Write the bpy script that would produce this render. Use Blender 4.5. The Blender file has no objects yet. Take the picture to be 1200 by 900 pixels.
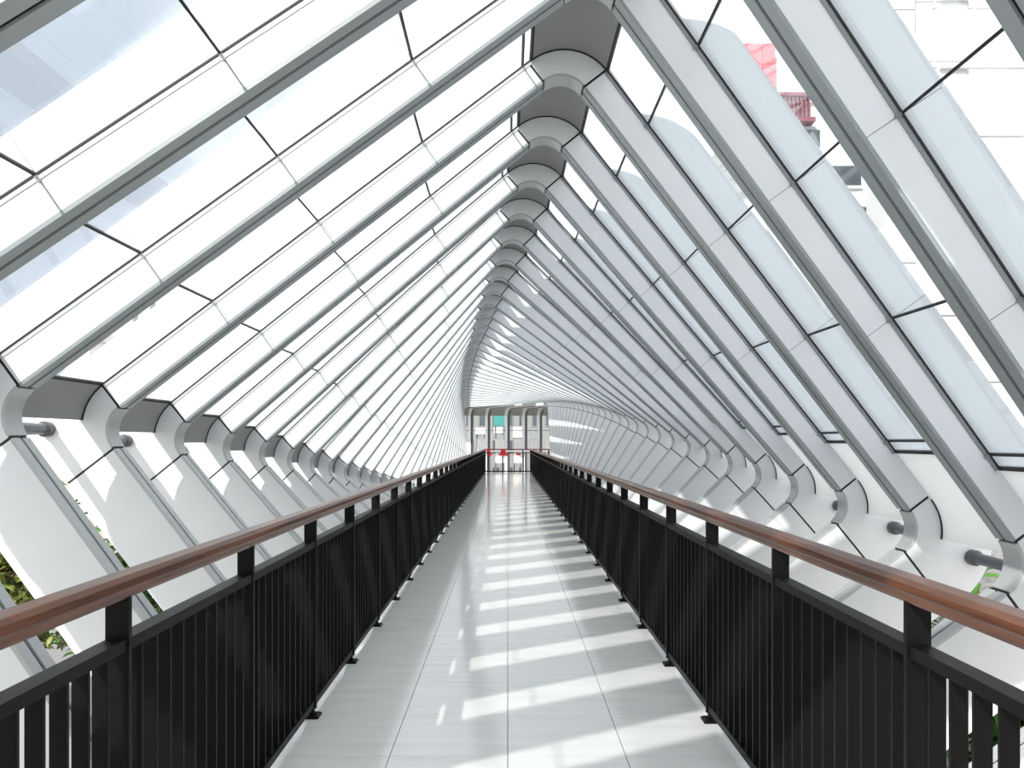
import bpy, math, random
from math import sin, cos, pi, radians, sqrt
from mathutils import Vector, Matrix
random.seed(7)
S = bpy.context.scene
COL = S.collection

# ------------------------------------------------------------------ camera
EYE = 1.75
FPX = 900.0
cam = bpy.data.cameras.new('camera')
cam.sensor_width = 36.0
cam.lens = FPX / 1200 * 36
cam.shift_x = 5.0 / 1200
cam.shift_y = 67.0 / 1200
cam.clip_start = 0.05
cam.clip_end = 800
camo = bpy.data.objects.new('camera', cam)
camo.location = (0, 0, EYE)
camo.rotation_euler = (pi / 2, 0, 0)
COL.objects.link(camo)
S.camera = camo

# ------------------------------------------------------------------ sky, sun, exposure
S.view_settings.view_transform = 'Standard'
S.view_settings.look = 'None'
S.view_settings.gamma = 1
S.view_settings.use_curve_mapping = False
S.view_settings.exposure = 1.5

w = bpy.data.worlds.new('sky')
S.world = w
w.use_nodes = True
nt = w.node_tree
bg = nt.nodes['Background']
tc = nt.nodes.new('ShaderNodeTexCoord')
nz = nt.nodes.new('ShaderNodeTexNoise')
nz.inputs['Scale'].default_value = 1.1
nz.inputs['Detail'].default_value = 2
nz.inputs['Roughness'].default_value = 0.5
cr = nt.nodes.new('ShaderNodeValToRGB')
cr.color_ramp.elements[0].position = 0.34
cr.color_ramp.elements[0].color = (0.27, 0.296, 0.335, 1)
cr.color_ramp.elements[1].position = 0.56
cr.color_ramp.elements[1].color = (0.55, 0.56, 0.57, 1)
nt.links.new(tc.outputs['Generated'], nz.inputs['Vector'])
dt = nt.nodes.new('ShaderNodeVectorMath')
dt.operation = 'DOT_PRODUCT'
dt.inputs[1].default_value = (-0.535, 0.70, 0.47)
mr = nt.nodes.new('ShaderNodeMapRange')
mr.interpolation_type = 'SMOOTHSTEP'
mr.inputs['From Min'].default_value = 0.72
mr.inputs['From Max'].default_value = 0.96
mr.inputs['To Min'].default_value = 0.12
mr.inputs['To Max'].default_value = -0.20
ad = nt.nodes.new('ShaderNodeMath')
ad.operation = 'ADD'
nt.links.new(tc.outputs['Generated'], dt.inputs[0])
nt.links.new(dt.outputs['Value'], mr.inputs['Value'])
nt.links.new(nz.outputs['Fac'], ad.inputs[0])
nt.links.new(mr.outputs['Result'], ad.inputs[1])
nt.links.new(ad.outputs[0], cr.inputs['Fac'])
nt.links.new(cr.outputs['Color'], bg.inputs['Color'])
bg.inputs['Strength'].default_value = 1.0

sd = bpy.data.lights.new('sun', 'SUN')
sd.energy = 2.1
sd.angle = radians(0.6)
sd.color = (1.0, 0.945, 0.87)
so = bpy.data.objects.new('sun', sd)
SUN_TO = Vector((-0.70, -1.45, 1.0)).normalized()
so.rotation_euler = SUN_TO.to_track_quat('Z', 'Y').to_euler()
so.location = SUN_TO * 60
COL.objects.link(so)


# ------------------------------------------------------------------ materials
def mat(name, color, rough=0.5, metal=0.0, spec=0.5, coat=0.0, noise=None, bump=None):
    m = bpy.data.materials.new(name)
    m.use_nodes = True
    t = m.node_tree
    b = t.nodes['Principled BSDF']
    b.inputs['Base Color'].default_value = (*color, 1)
    b.inputs['Roughness'].default_value = rough
    b.inputs['Metallic'].default_value = metal
    b.inputs['Specular IOR Level'].default_value = spec
    b.inputs['Coat Weight'].default_value = coat
    b.inputs['Coat Roughness'].default_value = 0.08
    if noise or bump:
        c = t.nodes.new('ShaderNodeTexCoord')
    if noise:      # (scale, amount, stretch)
        sc, am, st = noise
        mp = t.nodes.new('ShaderNodeMapping')
        mp.inputs['Scale'].default_value = st
        n = t.nodes.new('ShaderNodeTexNoise')
        n.inputs['Scale'].default_value = sc
        n.inputs['Detail'].default_value = 5
        r = t.nodes.new('ShaderNodeValToRGB')
        r.color_ramp.elements[0].position = 0.3
        r.color_ramp.elements[1].position = 0.7
        r.color_ramp.elements[0].color = (*[v * (1 - am) for v in color], 1)
        r.color_ramp.elements[1].color = (*[min(1, v * (1 + am)) for v in color], 1)
        t.links.new(c.outputs['Object'], mp.inputs['Vector'])
        t.links.new(mp.outputs['Vector'], n.inputs['Vector'])
        t.links.new(n.outputs['Fac'], r.inputs['Fac'])
        t.links.new(r.outputs['Color'], b.inputs['Base Color'])
    if bump:
        n2 = t.nodes.new('ShaderNodeTexNoise')
        n2.inputs['Scale'].default_value = bump[0]
        bm = t.nodes.new('ShaderNodeBump')
        bm.inputs['Strength'].default_value = bump[1]
        bm.inputs['Distance'].default_value = 0.01
        t.links.new(c.outputs['Object'], n2.inputs['Vector'])
        t.links.new(n2.outputs['Fac'], bm.inputs['Height'])
        t.links.new(bm.outputs['Normal'], b.inputs['Normal'])
    return m


def glass_mat(name, tint=(0.97, 0.985, 0.99), refl=0.06):
    m = bpy.data.materials.new(name)
    m.use_nodes = True
    t = m.node_tree
    t.nodes.clear()
    o = t.nodes.new('ShaderNodeOutputMaterial')
    mx = t.nodes.new('ShaderNodeMixShader')
    tr = t.nodes.new('ShaderNodeBsdfTransparent')
    tr.inputs['Color'].default_value = (*tint, 1)
    gl = t.nodes.new('ShaderNodeBsdfGlossy')
    gl.inputs['Roughness'].default_value = 0.02
    gl.inputs['Color'].default_value = (0.9, 0.95, 1, 1)
    lw = t.nodes.new('ShaderNodeFresnel')
    lw.inputs['IOR'].default_value = 1.4
    mu = t.nodes.new('ShaderNodeMath')
    mu.operation = 'MULTIPLY'
    mu.inputs[1].default_value = 0.3
    t.links.new(lw.outputs['Fac'], mu.inputs[0])
    t.links.new(mu.outputs[0], mx.inputs['Fac'])
    t.links.new(tr.outputs[0], mx.inputs[1])
    t.links.new(gl.outputs[0], mx.inputs[2])
    t.links.new(mx.outputs[0], o.inputs['Surface'])
    return m


M = {}
M['panel'] = mat('white_painted_panel', (0.70, 0.725, 0.755), 0.30, 0, 0.5, coat=0.2, noise=(3, 0.02, (1, 1, 1)))
M['flange'] = mat('shaded_grey_flange', (0.27, 0.30, 0.315), 0.38, 0, 0.5)  # upper strips: shade put into the colour, same paint as the lower strips
M['cflange'] = mat('corner_and_lit_flange', (0.42, 0.44, 0.445), 0.35, 0, 0.5)  # corners; also lower strips, with caught sunlight put into the same paint's colour
def milky_mat():
    m = bpy.data.materials.new('milky_translucent_panel')
    m.use_nodes = True
    t = m.node_tree
    t.nodes.clear()
    o = t.nodes.new('ShaderNodeOutputMaterial')
    mx = t.nodes.new('ShaderNodeMixShader')
    a = t.nodes.new('ShaderNodeBsdfDiffuse')
    b = t.nodes.new('ShaderNodeBsdfTranslucent')
    a.inputs['Color'].default_value = (0.88, 0.885, 0.89, 1)
    b.inputs['Color'].default_value = (0.92, 0.925, 0.93, 1)
    mx.inputs['Fac'].default_value = 0.6
    t.links.new(a.outputs[0], mx.inputs[1])
    t.links.new(b.outputs[0], mx.inputs[2])
    t.links.new(mx.outputs[0], o.inputs['Surface'])
    return m


M['milky'] = milky_mat()
M['cap'] = mat('grey_cap_panel', (0.24, 0.25, 0.245), 0.45, 0, 0.4)
M['black'] = mat('black_gasket', (0.006, 0.007, 0.009), 0.6)
M['bar'] = mat('dark_glazing_bar', (0.09, 0.10, 0.115), 0.4)
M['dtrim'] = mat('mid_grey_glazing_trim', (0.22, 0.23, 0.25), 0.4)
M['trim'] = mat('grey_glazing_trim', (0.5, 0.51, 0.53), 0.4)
M['tube'] = mat('dark_grey_tube_paint', (0.065, 0.072, 0.085), 0.35)
M['glass'] = glass_mat('clear_glass')
M['rail'] = mat('black_railing_paint', (0.0035, 0.0033, 0.0034), 0.45, 0, 0.16, bump=(220, 0.15))
M['concrete'] = mat('white_concrete_edge', (0.72, 0.71, 0.68), 0.7)
M['joint'] = mat('tile_joint_grout', (0.22, 0.225, 0.22), 0.7)


def wood_mat():
    m = mat('varnished_brown_wood', (0.23, 0.085, 0.035), 0.34, 0, 0.4, coat=0.1)
    t = m.node_tree
    b = t.nodes['Principled BSDF']
    c = t.nodes.new('ShaderNodeTexCoord')
    mp = t.nodes.new('ShaderNodeMapping')
    mp.inputs['Scale'].default_value = (60, 2.2, 60)
    n = t.nodes.new('ShaderNodeTexNoise')
    n.inputs['Scale'].default_value = 1.0
    n.inputs['Detail'].default_value = 6
    r = t.nodes.new('ShaderNodeValToRGB')
    e = r.color_ramp.elements
    e[0].position = 0.3
    e[0].color = (0.040, 0.012, 0.006, 1)
    e[1].position = 0.72
    e[1].color = (0.17, 0.065, 0.030, 1)
    t.links.new(c.outputs['Object'], mp.inputs['Vector'])
    t.links.new(mp.outputs['Vector'], n.inputs['Vector'])
    t.links.new(n.outputs['Fac'], r.inputs['Fac'])
    t.links.new(r.outputs['Color'], b.inputs['Base Color'])
    return m


M['wood'] = wood_mat()


def tile_mat():
    m = mat('polished_stone_tile', (0.70, 0.71, 0.69), 0.10, 0, 0.5)
    t = m.node_tree
    b = t.nodes['Principled BSDF']
    c = t.nodes.new('ShaderNodeNewGeometry')
    mp = t.nodes.new('ShaderNodeMapping')
    mp.inputs['Rotation'].default_value = (0, 0, radians(52))
    mp.inputs['Scale'].default_value = (1.0, 7.0, 1)
    n = t.nodes.new('ShaderNodeTexNoise')
    n.inputs['Scale'].default_value = 1.6
    n.inputs['Detail'].default_value = 7
    r = t.nodes.new('ShaderNodeValToRGB')
    e = r.color_ramp.elements
    e[0].position = 0.3
    e[0].color = (0.66, 0.675, 0.66, 1)
    e[1].position = 0.75
    e[1].color = (0.76, 0.77, 0.755, 1)
    r2 = t.nodes.new('ShaderNodeMapRange')
    r2.inputs['To Min'].default_value = 0.06
    r2.inputs['To Max'].default_value = 0.17
    t.links.new(c.outputs['Position'], mp.inputs['Vector'])
    t.links.new(mp.outputs['Vector'], n.inputs['Vector'])
    t.links.new(n.outputs['Fac'], r.inputs['Fac'])
    t.links.new(n.outputs['Fac'], r2.inputs['Value'])
    t.links.new(r.outputs['Color'], b.inputs['Base Color'])
    t.links.new(r2.outputs['Result'], b.inputs['Roughness'])
    return m


M['tile'] = tile_mat()
M['leaf'] = mat('green_leaf', (0.045, 0.14, 0.014), 0.4, noise=(0.9, 0.55, (1, 1, 1)))
M['leaf2'] = mat('yellow_green_leaf', (0.14, 0.17, 0.03), 0.45, noise=(1.1, 0.5, (1, 1, 1)))
M['bark'] = mat('brown_bark', (0.16, 0.10, 0.06), 0.85, noise=(6, 0.4, (1, 1, 0.3)), bump=(14, 0.7))
M['asphalt'] = mat('grey_asphalt', (0.20, 0.20, 0.20), 0.85, noise=(30, 0.12, (1, 1, 1)))
M['grass'] = mat('roadside_grass', (0.10, 0.17, 0.04), 0.9, noise=(2, 0.4, (1, 1, 1)))
M['pave'] = mat('pale_pavement', (0.60, 0.57, 0.52), 0.85, noise=(8, 0.1, (1, 1, 1)))
M['bwhite'] = mat('white_facade_panel', (0.74, 0.74, 0.73), 0.6)
M['bmid'] = mat('grey_window_glass', (0.15, 0.16, 0.17), 0.2)
M['bdark'] = mat('grey_office_facade', (0.20, 0.205, 0.205), 0.7)
M['bgrey'] = mat('pale_grey_facade', (0.55, 0.56, 0.56), 0.7)
M['bcream'] = mat('cream_facade', (0.74, 0.70, 0.62), 0.7)
M['bwin'] = mat('dark_window_glass', (0.06, 0.075, 0.085), 0.12)
M['pink'] = mat('pink_glazed_panel', (0.60, 0.16, 0.18), 0.35)
M['pale_pink'] = mat('pale_pink_board', (0.62, 0.46, 0.45), 0.5)
M['maroon'] = mat('maroon_metal', (0.22, 0.06, 0.08), 0.5)
M['teal'] = mat('teal_sign', (0.03, 0.20, 0.195), 0.5)
M['red'] = mat('red_paint', (0.70, 0.02, 0.03), 0.45)
M['white'] = mat('white_paint', (0.85, 0.85, 0.84), 0.5)
M['stone'] = mat('dark_stone_block', (0.20, 0.205, 0.21), 0.85, noise=(7, 0.45, (1, 1, 3)), bump=(12, 0.6))


# ------------------------------------------------------------------ helpers
class MB:
    def __init__(self):
        self.v, self.f = [], []

    def hexa(self, a, b):
        """solid between two matching quads a, b"""
        i = len(self.v)
        self.v += [tuple(p) for p in a] + [tuple(p) for p in b]
        self.f += [(i, i + 1, i + 2, i + 3), (i + 7, i + 6, i + 5, i + 4)]
        for k in range(4):
            n = (k + 1) % 4
            self.f.append((i + k, i + 4 + k, i + 4 + n, i + n))
        return self

    def box(self, x0, x1, y0, y1, z0, z1):
        return self.hexa([(x0, y0, z0), (x1, y0, z0), (x1, y1, z0), (x0, y1, z0)],
                         [(x0, y0, z1), (x1, y0, z1), (x1, y1, z1), (x0, y1, z1)])

    def sweep(self, rings, closed=False):
        """rings: list of equal length closed point loops"""
        i = len(self.v)
        n = len(rings[0])
        for r in rings:
            self.v += [tuple(p) for p in r]
        m = len(rings)
        for a in range(m if closed else m - 1):
            b = (a + 1) % m
            for k in range(n):
                l = (k + 1) % n
                self.f.append((i + a * n + k, i + b * n + k, i + b * n + l, i + a * n + l))
        if not closed:
            self.f.append(tuple(i + k for k in range(n - 1, -1, -1))[::-1])
            self.f.append(tuple(i + (m - 1) * n + k for k in range(n - 1, -1, -1)))
        return self

    def cyl(self, p0, p1, r0, r1=None, n=16):
        r1 = r0 if r1 is None else r1
        p0, p1 = Vector(p0), Vector(p1)
        d = (p1 - p0).normalized()
        u = d.orthogonal().normalized()
        v = d.cross(u)
        return self.sweep([[p + (u * cos(2 * pi * k / n) + v * sin(2 * pi * k / n)) * r for k in range(n)]
                           for p, r in ((p0, r0), (p1, r1))])

    def mesh(self, name, m, smooth=False):
        me = bpy.data.meshes.new(name)
        me.from_pydata(self.v, [], self.f)
        me.validate()
        import bmesh
        b = bmesh.new()
        b.from_mesh(me)
        bmesh.ops.recalc_face_normals(b, faces=b.faces)
        b.to_mesh(me)
        b.free()
        me.materials.append(M[m] if isinstance(m, str) else m)
        if smooth:
            me.shade_smooth()
            me.set_sharp_from_angle(angle=radians(35))
        return me


def link(name, me, parent=None):
    o = bpy.data.objects.new(name, me)
    COL.objects.link(o)
    if parent is not None:
        o.parent = parent
    return o


def build(mb, name, m, parent=None, smooth=False):
    return link(name, mb.mesh(name, m, smooth), parent)


def tag(o, label, cat=None, group=None):
    o['label'] = label
    if cat:
        o['category'] = cat
    if group:
        o['group'] = group
    return o


def empty(name, loc=(0, 0, 0)):
    o = bpy.data.objects.new(name, None)
    o.location = loc
    o.empty_display_size = 0.2
    COL.objects.link(o)
    return o


def struct(o):
    o['kind'] = 'structure'
    return o


# ------------------------------------------------------------------ twisting ribs: parameters
A = 2.19          # inner apothem of the square ring
RHO = 0.20        # inner corner radius
D = 0.20          # inner edge to glass line at mid side
DOUT = 0.54      # inner edge to outer edge, lower sides
DLL = 0.45       # the same, lower left side
DUP = 0.44       # inner edge to outer edge, glazed sides
W = 0.165         # rib thickness along the bridge
H = A - RHO       # half straight length
CZ = EYE - 0.285  # ring centre above deck
CX = 0.03
Z1, PITCH, PITCH0 = 4.50, 1.19, 1.09
I0, I1 = -4, 31
TH = [(-3, 23.0), (2, 13.8), (4.5, 8.9), (6.9, 6.0), (9.3, 2.5), (11.7, -1.3), (14.3, -6.4), (16.7, -10.8),
      (19, -15.0), (21, -19.6), (24.6, -26.2), (30, -35), (40, -48.5), (45, -55)]


def theta(y):
    for (a, ta), (b, tb) in zip(TH, TH[1:]):
        if y <= b:
            return ta + (tb - ta) * (y - a) / (b - a)
    return TH[-1][1]


def yrib(i):
    return Z1 + (PITCH if i >= 1 else PITCH0) * (i - 1)


def rot_cw(x, z, ang):
    return (x * cos(ang) + z * sin(ang), -x * sin(ang) + z * cos(ang))


def side_pt(k, t, r):
    return rot_cw(-r, t, k * pi / 2)


def corner_pt(k, phi, r):
    """phi 0..90 deg clockwise round corner k (0 apex, 1 right knee, 2 bottom, 3 left knee), r = apothem-like radius"""
    q = RHO + (r - A)
    return rot_cw(-H - q * cos(phi), H + q * sin(phi), k * pi / 2)


def p3(p, y):
    return (p[0], y, p[1])


def side_box(mb, k, t0, t1, r0, r1, y0, y1):
    q = lambda y: [p3(side_pt(k, t0, r0), y), p3(side_pt(k, t1, r0), y), p3(side_pt(k, t1, r1), y), p3(side_pt(k, t0, r1), y)]
    return mb.hexa(q(y0), q(y1))


def corner_arc(mb, k, f0, f1, r0, r1, y0, y1, n=10):
    rings = []
    for j in range(n + 1):
        ph = (f0 + (f1 - f0) * j / n) * pi / 2
        a, b = corner_pt(k, ph, r0), corner_pt(k, ph, r1)
        rings.append([p3(a, y0), p3(b, y0), p3(b, y1), p3(a, y1)])
    return mb.sweep(rings)


SEAM = {0: [-H + 1.02, -H + 2.0, -H + 2.97, -H + 3.90], 1: [-H + 0.50, -H + 1.48, -H + 2.46, -H + 3.44]}
GL = {0: (-H, H), 1: (-H, H - 0.44)}
SPLIT = {0: [q + 0.029 for q in SEAM[0][:3]], 1: [q + 0.029 for q in SEAM[1][1:3]], 2: [0.0], 3: [0.0]}
ANG_GAP = 0.018      # half joint at corners

def rout(k, f):
    a, b = ((DUP, DUP), (DUP, DOUT), (DOUT, DLL), (DLL, DUP))[k]
    return A + a + (b - a) * f + (0.09 * sin(pi * f) if k in (1, 3) else 0)


def corner_fin(k, n=12):
    rings = []
    for j in range(n + 1):
        f = j / n
        a, b = corner_pt(k, f * pi / 2, A + 0.02), corner_pt(k, f * pi / 2, rout(k, f))
        rings.append([p3(a, 0), p3(b, 0), p3(b, W), p3(a, W)])
    return MB().sweep(rings)


protos = []          # (part name, mesh, label)
for k in range(4):
    d2 = (DUP, DUP, DOUT, DLL)[k]
    ts = [-H + ANG_GAP] + SPLIT[k] + [H - ANG_GAP]
    for a, b in zip(ts, ts[1:]):
        a1, b1 = a + (0.0015 if a in SPLIT[k] else 0), b - (0.0015 if b in SPLIT[k] else 0)
        mb = MB()
        if k < 2:      # inside the glass, and the strip that goes on outside it
            dm = A + (0.22 if a == ts[0] else 0.18 if b == ts[-1] else D)
            side_box(mb, k, a1, b1, A + 0.02, dm, 0, W)
            side_box(mb, k, -H if a == ts[0] else a1, H if b == ts[-1] else b1, dm, A + d2, 0, W)
        else:
            side_box(mb, k, a1, b1, A + 0.02, A + d2, 0, W)
        protos.append(('side_panel', mb.mesh('side_panel', 'panel'), None))
    protos.append(('corner_panel', corner_fin(k).mesh('corner_panel', 'panel', True), None))
    for (y0, y1) in ((0, W / 2 - 0.012), (W / 2 + 0.012, W)):
        protos.append(('flange_strip', side_box(MB(), k, -H + 0.016, H - 0.016, A, A + 0.019, y0, y1).mesh('flange_strip', 'flange' if k < 2 else 'cflange'), 'grey inner edge strip'))  # one paint: darker copy for shaded upper sides, lighter for sun-catching lower ones
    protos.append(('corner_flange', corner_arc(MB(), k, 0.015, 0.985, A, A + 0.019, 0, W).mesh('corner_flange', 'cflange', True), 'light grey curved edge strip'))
cb = MB()
for k in range(4):
    side_box(cb, k, -H - 0.01, H + 0.01, A + 0.012, A + (DUP, DUP, DOUT, DLL)[k] - 0.015, 0.004, W - 0.004)
protos.append(('core_plate', cb.mesh('core_plate', 'black'), 'black core showing in the joints'))
ORD = ['first', 'second', 'third', 'fourth', 'fifth', 'sixth', 'seventh', 'eighth', 'ninth', 'tenth', 'eleventh',
       'twelfth', 'thirteenth', 'fourteenth', 'fifteenth', 'sixteenth', 'seventeenth', 'eighteenth', 'nineteenth',
       'twentieth', 'twenty-first', 'twenty-second', 'twenty-third', 'twenty-fourth', 'twenty-fifth', 'twenty-sixth',
       'twenty-seventh', 'twenty-eighth', 'twenty-ninth', 'thirtieth']


# ------------------------------------------------------------------ the floor: deck slab with polished tiles
KS = EYE / 1.6     # deck and railings are laid out for a 1.6 m eye height, then scaled
Y0, YE = -2.4, 39.3
floor = struct(build(MB().box(-1.36, 1.36, Y0 - 0.5, YE + 0.1, -0.32, -0.012), 'floor', 'joint'))
floor.scale = (KS, KS, KS)
TW = 0.6
tile_me = MB().box(-TW / 2 + 0.002, TW / 2 - 0.002, -TW / 2 + 0.0012, TW / 2 - 0.0012, -0.012, 0).mesh('tile', 'tile')
ny = int((YE - 0.4) / TW)
for r in range(ny):
    for c in range(4):
        t = link('tile', tile_me, floor)
        t.location = ((c - 1.5) * TW, YE - (r + 0.5) * TW, 0)
rest = MB()
yb = YE - ny * TW
rest.box(-1.2, 1.2, Y0 - 0.5, yb - 0.004, -0.012, 0)
build(rest, 'tile', 'tile', floor)
for s in (-1, 1):
    x0, x1 = sorted((s * 1.203, s * 1.40))
    e = struct(build(MB().box(x0, x1, Y0 - 0.5, YE + 0.1, -0.34, 0.015), 'trim_%d' % (1 if s < 0 else 2), 'concrete'))
    e.scale = (KS, KS, KS)
    e['label'] = 'white concrete kerb along the %s edge of the walkway' % ('left' if s < 0 else 'right')

# ------------------------------------------------------------------ ribs
ribs = {}
for i in range(I0, I1 + 1):
    y = yrib(i)
    rb = empty('canopy_rib', (CX, y, CZ))
    rb.rotation_euler = (0, radians(theta(y) + 45), 0)
    vis = i + 1     # -1 is the nearest rib with anything in frame
    if i >= -1:
        n = ORD[i + 1] if i + 1 < 30 else ('thirty-first' if i == 29 else 'thirty-second')
        if i == I1:
            lab = 'farthest white square rib frame of the twisting canopy, at the end railing'
        else:
            lab = 'white square rib frame of the twisting canopy, %s one counting away from the camera' % n
    else:
        lab = 'white square rib frame of the canopy overhead, %s one behind the viewpoint' % ('first', 'second', 'third')[-2 - i]
    tag(rb, lab, 'rib', 'twisting canopy ribs')
    ribs[i] = rb
    for nm, me, pl in protos:
        o = link(nm, me, rb)
        if pl:
            o['label'] = pl


# ------------------------------------------------------------------ glazed bays between the ribs
rr = A + D
YA, YB = W, PITCH                  # far face of the nearer rib, near face of the next one
bay = []                           # (name, mesh, label, parent index)


def skin(inn, out, ya=YA, yb=YB):
    return MB().sweep([[p3(a, ya), p3(a, yb), p3(b, yb), p3(b, ya)] for a, b in zip(inn, out)])


for k in (0, 1):
    g0, g1 = GL[k]
    ts = [g0] + SEAM[k] + [g1]
    for a, b in zip(ts, ts[1:]):
        tt = (a + 0.006, b - 0.006)
        bay.append(('glass_pane', skin([side_pt(k, t, rr) for t in tt], [side_pt(k, t, rr + 0.010) for t in tt]).mesh('glass_pane', 'glass'), None, None))
    for t in SEAM[k] + [g0, g1]:
        hw = 0.0065 if t in SEAM[k] else 0.011
        bay.append(('gasket', skin([side_pt(k, t - hw, rr - 0.004), side_pt(k, t + hw, rr - 0.004)],
                                   [side_pt(k, t - hw, rr + 0.013), side_pt(k, t + hw, rr + 0.013)]).mesh('gasket', 'black'), None, None))
    bay.append(('glazing_bar', side_box(MB(), k, g0, g1, rr - 0.004, rr + 0.007, YB - 0.010, YB).mesh('glazing_bar', 'black'), 'black glazing bar', None))
    mb = side_box(MB(), k, g0, g1, rr - 0.026, rr - 0.005, YB - 0.006, YB)
    for q in SEAM[k]:
        side_box(mb, k, q - 0.008, q + 0.008, rr - 0.034, rr - 0.004, YB - 0.014, YB - 0.005)
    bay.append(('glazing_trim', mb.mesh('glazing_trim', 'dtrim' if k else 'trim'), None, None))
for k, f0, f1, ext, lab in ((0, 0, 1, None, 'grey curved cap panel at the apex'), (1, 0, 0.5, 0.44, 'white curved cap panel at the right knee'),
                            (3, 0.5, 1, None, 'grey curved cap panel at the left knee')):
    n = 12
    inn, out = [], []
    if ext:
        inn.append(side_pt(1, H - ext, rr))
        out.append(side_pt(1, H - ext, rr + 0.025))
    for j in range(n + 1):
        ph = (f0 + (f1 - f0) * j / n) * pi / 2
        inn.append(corner_pt(k, ph, rr))
        out.append(corner_pt(k, ph, rr + 0.025))
    bay.append(('corner_cap', skin(inn, out).mesh('corner_cap', 'milky' if k == 1 else 'cap', True), lab, None))
    bay.append(('arc_gasket', corner_arc(MB(), k, f0, f1, rr - 0.007, rr + 0.007, YB - 0.012, YB).mesh('arc_gasket', 'black'), 'black curved joint', None))
for k in (1, 3):
    q = corner_pt(k, pi / 2 * (0.60 if k == 1 else 0.40), A + 0.45)
    bay.append(('spacer_tube', MB().cyl(p3(q, YA), p3(q, YB - 0.07), 0.042).mesh('spacer_tube', 'tube', True), 'dark grey round tube', None))
    mb = MB().sweep([[(q[0] + cos(2 * pi * j / 18) * rd, y, q[1] + sin(2 * pi * j / 18) * rd) for j in range(18)]
                     for y, rd in ((YB - 0.075, 0.043), (YB - 0.055, 0.058), (YB, 0.058))])
    bay.append(('collar', mb.mesh('collar', 'tube', True), None, len(bay) - 1))

for i in range(I0, I1):
    win = struct(empty('window_%d' % (i - I0 + 1), (CX, yrib(i), CZ)))
    win.rotation_euler = (0, radians(0.3 * theta(yrib(i)) + 0.7 * theta(yrib(i + 1)) + 45), 0)
    win.scale = (1, (yrib(i + 1) - yrib(i)) / PITCH, 1)
    win['label'] = 'glazed bay with curved corner caps between two white ribs'
    made = []
    for nm, me, lab, par in bay:
        o = link(nm, me, win if par is None else made[par])
        if lab:
            o['label'] = lab
        made.append(o)

# ------------------------------------------------------------------ railings
PX = 1.17
PP = 1.10
POST0 = 4.36 - 6 * PP
NPOST = 39


def rail_profile(y, cx):
    # rounded wooden handrail section
    pts = []
    hw, z0, z1 = 0.042, 1.140, 1.208
    for (x, z) in ((-0.030, z0), (0.030, z0), (0.034, z0 + 0.010), (0.036, z0 + 0.024), (hw, z0 + 0.034), (hw, z1 - 0.014), (hw - 0.013, z1),
                   (-hw + 0.013, z1), (-hw, z1 - 0.014), (-hw, z0 + 0.034), (-0.036, z0 + 0.024), (-0.034, z0 + 0.010)):
        pts.append((cx + x, y, z))
    return pts


post_me = MB().box(-0.035, 0.035, -0.009, 0.009, 0.05, 1.142)
post_me.box(-0.018, 0.018, -0.03, 0.03, 1.13, 1.142)
post_me = post_me.mesh('post', 'rail')
foot = MB().box(-0.022, 0.022, -0.016, 0.016, 0.012, 0.07)
foot.sweep([[(x * s, y * s, z) for x, y in ((-0.055, -0.045), (0.055, -0.045), (0.055, 0.045), (-0.055, 0.045))]
            for z, s in ((0.0, 1.0), (0.012, 1.0), (0.02, 0.75))])
foot_me = foot.mesh('foot_plate', 'rail')
bal_me = MB().box(-0.023, 0.023, -0.005, 0.005, 0.095, 0.99).mesh('baluster', 'rail')
for s in (-1, 1):
    x = -1.145 if s < 0 else 1.168
    y00 = POST0 + (0.10 if s < 0 else 0.03)
    rl = empty('railing', (x * KS, y00 * KS, 0))
    rl.scale = (KS, KS, KS)
    tag(rl, 'black metal railing with brown wooden handrail along the %s side of the walkway' % ('left' if s < 0 else 'right'), 'railing', 'walkway railings')
    ye = YE - 0.14 - y00
    ys = -0.3
    n = 12
    for j in range(n):
        a, b = ys + (ye - ys) * j / n, ys + (ye - ys) * (j + 1) / n
        o = build(MB().sweep([rail_profile(a + 0.001, 0), rail_profile(b - 0.001, 0)]), 'handrail', 'wood', rl)
        o['label'] = 'varnished brown wooden handrail'
    build(MB().box(-0.03, 0.03, ys, ye, 0.985, 1.02), 'top_bar', 'rail', rl)
    build(MB().box(-0.026, 0.026, ys, ye, 0.062, 0.100), 'bottom_bar', 'rail', rl)
    near, far = [], []
    for j in range(NPOST):
        y = j * PP
        if y > ye:
            break
        p = link('post', post_me, rl)
        p.location = (0, y, 0)
        f = link('foot_plate', foot_me, p)
        for q in range(1, 11):
            yy = y + q * PP / 11
            if yy < ye:
                (near if (len(near) < 300 and y + POST0 > 0.7) else far).append(yy)
    for yy in near:
        o = link('baluster', bal_me, rl)
        o.location = (0, yy, 0)
    mb = MB()
    for yy in far:
        mb.box(-0.026, 0.026, yy - 0.005, yy + 0.005, 0.095, 0.99)
    o = build(mb, 'baluster_row', 'rail', rl)
    o['kind'] = 'stuff'

# end railing across the walkway, running on to the right
er = empty('end_railing', (0, YE * KS, 0))
er.scale = (KS, KS, KS)
tag(er, 'dark metal railing closing the far end of the walkway', 'railing')
build(MB().box(-PX - 0.05, 2.15, -0.035, 0.035, 1.15, 1.21), 'handrail', 'maroon', er)
build(MB().box(-PX - 0.05, 2.15, -0.02, 0.02, 0.99, 1.02), 'top_bar', 'rail', er)
build(MB().box(-PX - 0.05, 2.15, -0.02, 0.02, 0.03, 0.09), 'bottom_bar', 'rail', er)
for px in (-1.02, -0.26, 0.78, 1.17, 1.65, 2.1):
    build(MB().box(px - 0.035, px + 0.035, -0.03, 0.03, 0, 1.16), 'post', 'rail', er)
px = -1.1
while px < 2.1:
    build(MB().box(px - 0.006, px + 0.006, -0.012, 0.012, 0.08, 1.0), 'baluster', 'rail', er)
    px += 0.12
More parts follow.
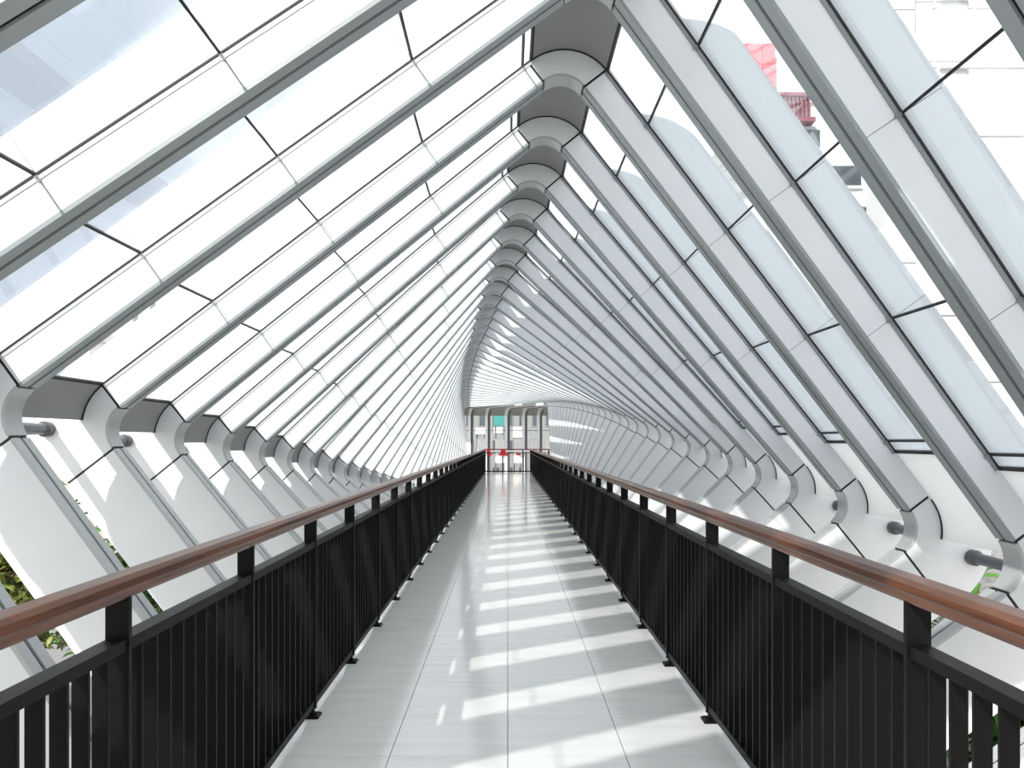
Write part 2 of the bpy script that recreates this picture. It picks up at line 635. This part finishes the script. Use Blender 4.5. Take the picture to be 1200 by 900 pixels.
# red and white strips tied along it
for j, (a, b, z0, z1, m) in enumerate(((-1.08, -0.88, 1.03, 1.2, 'red'), (-0.86, -0.34, 1.05, 1.13, 'white'), (-0.36, -0.1, 1.02, 1.2, 'red'),
                                       (-0.08, 0.38, 1.05, 1.13, 'white'), (0.40, 0.74, 1.05, 1.13, 'white'), (0.80, 1.1, 1.05, 1.14, 'white'),
                                       (-1.02, -0.80, 0.86, 0.98, 'red'), (-0.45, 0.05, 0.86, 0.985, 'red'), (0.42, 0.66, 0.88, 0.985, 'red'))):
    o = build(MB().box(a, b, -0.06, -0.045, z0, z1), 'banner_strip', m, None)
    o.location = (0, YE * KS, 0)
    o.scale = (KS, KS, KS)
    tag(o, '%s banner strip tied to the end railing, %s from the left' % (m, ORD[j]), 'banner', 'strips on the end railing')

# ------------------------------------------------------------------ far end: cross wall of curved-top columns
CXS = [-5.0, -3.95, -2.9, -2.2, -1.15, 0.06, 1.13, 2.05, 3.05, 4.05]
YF = 47.2
ZT = 3.72


def column_path(off):
    pts = [(YF + off, -0.9), (YF + off, ZT - 0.55 )]
    for j in range(1, 9):
        ph = j / 8 * pi / 2
        r = 0.55 + off
        pts.append((YF - 0.55 + r * cos(ph), ZT - 0.55 + r * sin(ph)))
    pts.append((42.6, ZT + off))
    return pts


for j, cx in enumerate(CXS):
    c = empty('curved_column', (cx, YF, 0))
    c.rotation_euler = (0, 0, radians(24))
    tag(c, 'grey column curving into the ceiling beyond the end railing, %s from the left' % ORD[j], 'column', 'end wall columns')
    inn, mid, out = column_path(0), column_path(0.03), column_path(0.45)
    mb = MB().sweep([[(-0.08, a[0] - YF, a[1]), (0.08, a[0] - YF, a[1]), (0.08, b[0] - YF, b[1]), (-0.08, b[0] - YF, b[1])] for a, b in zip(inn, mid)])
    build(mb, 'flange', 'tube', c)
    mb = MB().sweep([[(-0.075, a[0] - YF, a[1]), (0.075, a[0] - YF, a[1]), (0.075, b[0] - YF, b[1]), (-0.075, b[0] - YF, b[1])] for a, b in zip(mid, out)])
    build(mb, 'fin', 'panel', c)
    if j + 1 < len(CXS):
        wd = CXS[j + 1] - cx
        pts = column_path(0.24)[2:]
        pts2 = column_path(0.27)[2:]
        mb = MB().sweep([[(0.08, a[0] - YF, a[1]), (wd - 0.08, a[0] - YF, a[1]), (wd - 0.08, b[0] - YF, b[1]), (0.08, b[0] - YF, b[1])] for a, b in zip(pts, pts2)])
        build(mb, 'soffit_panel', 'cap', c)
        build(MB().box(wd * 0.45, wd - 0.08, 0.2, 0.3, 0.4, 1.88), 'parapet_panel', 'white', c)
        wn = struct(empty('window_%d' % (I1 - I0 + 1 + j), (cx, YF, 0)))
        build(MB().box(0.08, wd - 0.08, 0.25, 0.262, 1.88, ZT - 0.57), 'glass_pane', 'glass', wn)
        build(MB().box(0.08, wd - 0.08, 0.235, 0.275, 2.4, 2.435), 'transom', 'bar', wn)

# ------------------------------------------------------------------ ground and street far below
GZ = -5.0
g = struct(build(MB().box(-160, 160, -60, 260, GZ - 0.4, GZ), 'ground', 'pave'))
g['label'] = 'pale paved ground under the bridge'
g = struct(build(MB().box(-160, 160, 9, 31, GZ, GZ + 0.02), 'road', 'asphalt'))
g['label'] = 'asphalt road crossing under the bridge'


# ------------------------------------------------------------------ greenery beside the bridge
def leaf_into(mb, p, d, n, L, wd):
    s = d.cross(n).normalized()
    m = p + d * L * 0.5 + n * L * 0.06
    t = p + d * L - n * L * 0.12
    i = len(mb.v)
    up = n * wd * 0.3
    mb.v += [tuple(p), tuple(p + d * L * 0.3 + s * wd * 0.45 + up), tuple(p + d * L * 0.68 + s * wd * 0.4 + up), tuple(t),
             tuple(p + d * L * 0.68 - s * wd * 0.4 + up), tuple(p + d * L * 0.3 - s * wd * 0.45 + up), tuple(m)]
    mb.f += [(i, i + 1, i + 6), (i + 1, i + 2, i + 6), (i + 2, i + 3, i + 6), (i + 3, i + 4, i + 6), (i + 4, i + 5, i + 6), (i + 5, i, i + 6)]


def flat_mesh(mb, name, m):
    me = bpy.data.meshes.new(name)
    me.from_pydata(mb.v, [], mb.f)
    me.materials.append(M[m])
    me.shade_smooth()
    return me


def tree(x, y, top, rx, rz, nleaf, L, m, label, name='leafy_tree'):
    t = empty(name, (x, y, GZ))
    tag(t, label, 'tree', 'greenery beside the bridge')
    rnd = random.Random(hash((round(x * 10), round(y * 10))) & 0xffff)
    zc = top - rz - GZ
    tr = MB()
    tr.sweep([[(cos(2 * pi * k / 9) * r + dx, sin(2 * pi * k / 9) * r + dy, z) for k in range(9)]
              for z, r, dx, dy in ((0, 0.16, 0, 0), (zc * 0.35, 0.12, 0.05, 0.03), (zc * 0.7, 0.10, -0.04, 0.05), (zc, 0.05, 0.02, 0))])
    build(tr, 'trunk', 'bark', t, True)
    br = MB()
    tips = []
    for q in range(26):
        a = rnd.uniform(0, 2 * pi)
        e = rnd.uniform(-0.5, 1.0)
        rr_ = rnd.uniform(0.55, 1.0)
        tip = Vector((cos(a) * cos(e) * rx * rr_, sin(a) * cos(e) * rx * rr_, zc + sin(e) * rz * rr_))
        base = Vector((0, 0, zc * rnd.uniform(0.72, 0.98)))
        br.cyl(base, tip, 0.03, 0.008, 6)
        tips.append((base, tip))
    build(br, 'branches', 'bark', t)
    fo = MB()
    for q in range(nleaf):
        b, tp = rnd.choice(tips)
        p = b.lerp(tp, rnd.uniform(0.3, 1.05)) + Vector((rnd.gauss(0, 0.2), rnd.gauss(0, 0.2), rnd.gauss(0, 0.16))) * max(0.5, rx / 1.2)
        d = Vector((rnd.gauss(0, 1), rnd.gauss(0, 1), rnd.gauss(-0.1, 0.6))).normalized()
        nn = (Vector((rnd.gauss(0, 0.5), rnd.gauss(0, 0.5), 1)))
        nn = (nn - d * nn.dot(d)).normalized()
        leaf_into(fo, p, d, nn, L * rnd.uniform(0.7, 1.2), L * 0.42)
    o = link('foliage', flat_mesh(fo, 'foliage', m), t)
    o['kind'] = 'stuff'
    return t


SPOTS = [(-4.7, 5.2, 0.55, 'leaf', 'broad-leaved green shrub tree seen through the nearest gap low on the left', 1.1),
         (-5.2, 7.4, 1.75, 'leaf2', 'yellow-green tree behind the left knee of the nearest ribs', 1.0),
         (-5.6, 2.6, 0.9, 'leaf', 'dark green tree at the left edge of the picture', 1.2),
         (-5.4, 10.2, 1.3, 'leaf', 'green tree farther along the left side of the bridge', 1.2),
         (4.75, 6.9, 0.85, 'leaf', 'bright green tree behind the right knee of the nearest ribs', 0.9),
         (5.3, 11.0, 1.0, 'leaf2', 'yellow-green tree glimpsed between ribs on the right', 1.1),
         (5.5, 15.2, 1.0, 'leaf', 'green tree farther along the right side of the bridge', 1.1),
         (5.3, 4.7, -0.6, 'leaf2', 'low yellow-green tree below the right handrail', 1.0)]
for x, y, top, m, lab, rx in SPOTS:
    tree(x, y, top, rx, 1.3, 2600, 0.17, m, lab)

# stone pier by the right knee
pr = empty('stone_pier', (5.6, 8.6, GZ))
tag(pr, 'dark stone block pier behind the nearest right knee', 'pier')
z = 0
q = 0
while z < 6.3:
    hh = 0.42
    for c in range(2):
        o_ = 0.25 if q % 2 else 0
        build(MB().box(-0.62 + c * 0.63, -0.02 + c * 0.63, -0.5, 0.5, z, z + hh - 0.02), 'stone_block', 'stone', pr)
    z += hh
    q += 1
build(MB().box(-0.60, 0.60, -0.47, 0.47, 0, z - 0.03), 'core', 'bark', pr)


# ------------------------------------------------------------------ buildings
def X_at(px, y):
    return (px - 595) / FPX * y


def Z_at(py, y):
    return EYE + (517 - py) / FPX * y


def tower(name, label, y, px0, px1, ztop, depth, wallm, cols, rows, winm='bwin', wfrac=0.6, hfrac=0.55, zbase=None, rows_h=3.3):
    x0, x1 = X_at(px0, y), X_at(px1, y)
    t = empty(name, ((x0 + x1) / 2, y, GZ))
    tag(t, label, 'building')
    hw = (x1 - x0) / 2
    hgt = ztop - GZ
    build(MB().box(-hw, hw, 0, depth, 0, hgt), 'wall', wallm, t)
    build(MB().box(-hw - 0.2, hw + 0.2, -0.2, depth + 0.2, hgt, hgt + 0.5), 'parapet', wallm, t)
    cw = 2 * hw / cols
    wme = MB().box(-cw * wfrac / 2, cw * wfrac / 2, -0.12, 0.06, -rows_h * hfrac / 2, rows_h * hfrac / 2).mesh('window', wallm)
    pme = MB().box(-cw * wfrac / 2 + 0.1, cw * wfrac / 2 - 0.1, -0.15, -0.10, -rows_h * hfrac / 2 + 0.1, rows_h * hfrac / 2 - 0.1).mesh('pane', winm)
    for r in range(rows):
        for c in range(cols):
            wz = hgt - (r + 0.7) * rows_h
            if wz < 1:
                continue
            o = link('window', wme, t)
            o.location = (-hw + (c + 0.5) * cw, 0, wz)
            link('pane', pme, o)
    return t


# white panelled building high on the right, facing the bridge
yb_ = 34.0
wb = empty('panelled_building', (X_at(1110, yb_), yb_, GZ))
tag(wb, 'tall white building clad in large panels beyond the upper right glass', 'building')
bx = wb.location.x
cols_px = [1040, 1046, 1074, 1093, 1098, 1134, 1200, 1270]
rows_py = [-140, -70, 2, 72, 152, 236, 300, 370, 440, 510, 580, 650]
build(MB().box(X_at(1040, yb_) - bx, X_at(1270, yb_) - bx, 0.24, 2.0, 0, Z_at(-140, yb_) - GZ), 'wall', 'bwhite', wb)
build(MB().box(X_at(1040, yb_) - bx + 0.1, X_at(1270, yb_) - bx, 0.15, 0.24, 0, Z_at(-140, yb_) - GZ - 0.1), 'joint_backing', 'bdark', wb)
for c in range(len(cols_px) - 1):
    for r in range(len(rows_py) - 1):
        sh = 8 if c % 2 else 0
        x0, x1 = X_at(cols_px[c], yb_) - bx + 0.02, X_at(cols_px[c + 1], yb_) - bx - 0.02
        z1_, z0_ = Z_at(rows_py[r] + sh, yb_) - GZ - 0.03, Z_at(rows_py[r + 1] + sh, yb_) - GZ + 0.03
        grey = (c == 1 and r in (1, 2))
        build(MB().box(x0, x1, 0.0 if not grey else 0.1, 0.2, z0_, z1_), 'facade_panel', 'bgrey' if grey else 'bwhite', wb)
for (p0, p1, py) in ((1100, 1133, 81), (1101, 1134, 1), (1116, 1128, 143)):
    build(MB().box(X_at(p0, yb_) - bx, X_at(p1, yb_) - bx, -0.25, 0.02, Z_at(py + 1.5, yb_) - GZ, Z_at(py - 1.5, yb_) - GZ), 'ledge', 'bgrey', wb)

# building with the pink glazed top and stepped dark windows
y2 = 48.0
pb = empty('pink_topped_building', (X_at(950, y2), y2, GZ))
tag(pb, 'white building with pink glazed top and dark window openings beyond the right glass', 'building')
bx = pb.location.x


def pbox(nm, m, p0, p1, py0, py1, d0, d1, par=pb):
    return build(MB().box(X_at(p0, y2) - bx, X_at(p1, y2) - bx, d0, d1, Z_at(py1, y2) - GZ, Z_at(py0, y2) - GZ), nm, m, par)


pbox('wall', 'bwhite', 905, 1060, 120, 620, 0, 10)
pbox('upper_wall', 'bwhite', 858, 1000, 118, 150, 0.3, 10)
for a, b in ((858, 874), (874.6, 896), (896.6, 912)):
    for c, d in ((46, 70), (70.6, 92), (92.6, 117)):
        pbox('pink_panel', 'pink', a, b, c, d, 0.5, 1.2)
pbox('core_wall', 'bwhite', 860, 1000, 50, 118, 1.3, 9)
pbox('balcony_slab', 'maroon', 900, 950, 113, 117, -0.6, 0.3)
pbox('balcony_slab', 'maroon', 905, 950, 143, 148, -0.8, 0.3)
for q in range(9):
    pbox('rail_bar', 'maroon', 907 + q * 4.6, 909 + q * 4.6, 117, 143, -0.5, -0.3)
for a, b, c, d in ((936, 962, 150, 178), (964, 1010, 192, 222), (1002, 1030, 240, 262), (1018, 1044, 264, 290), (950, 985, 232, 262)):
    wv = pbox('window', 'bgrey', a, b, c, d, -0.2, 0.05)
    pbox('pane', 'bwin', a + 3, b - 3, c + 4, d - 4, -0.25, -0.18, wv)

tower('apartment_block', 'pale apartment block with grey windows beyond the left glass', 46, 130, 250, Z_at(318, 46), 12, 'bwhite', 6, 4, 'bmid', 0.5, 0.5)
tower('cream_building', 'low cream building just above the nearest left knee', 40, 76, 105, Z_at(398, 40), 5, 'bcream', 3, 2, 'bmid')
tower('grey_block', 'grey office block far beyond the end of the walkway', 95, 480, 760, Z_at(470, 95), 15, 'bdark', 18, 6, 'bwin', 0.6, 0.5)
# signs in front of it
sb = 80.0
for j, (a, b, c, d, m, lab) in enumerate(((578.5, 593, 486, 500, 'teal', 'teal billboard seen through the end wall, above a white one'),
                                          (579, 593, 500.5, 509, 'white', 'white billboard under the teal one beyond the end wall'),
                                          (557, 570, 501, 510, 'bcream', 'cream billboard beyond the second gap of the end wall'),
                                          (601, 613, 500, 514, 'pale_pink', 'pale pink billboard beyond the end wall, right of the teal one'),
                                          (621, 631, 514, 526, 'teal', 'small teal sign low at the right of the end wall'))):
    sb = 80.0 + 2 * j
    bb = empty('billboard', (X_at((a + b) / 2, sb), sb, GZ))
    tag(bb, lab, 'billboard')
    hw = (X_at(b, sb) - X_at(a, sb)) / 2
    z0_, z1_ = Z_at(d, sb) - GZ, Z_at(c, sb) - GZ
    build(MB().box(-hw, hw, 0, 0.3, z0_, z1_), 'board', m, bb)
    build(MB().box(-hw, hw, -0.06, 0, z0_, z0_ + 0.1), 'frame', 'bar', bb)
    for s in (-0.7, 0.7):
        build(MB().box(s * hw - 0.08, s * hw + 0.08, 0.3, 0.46, 0, z1_), 'leg', 'bar', bb)
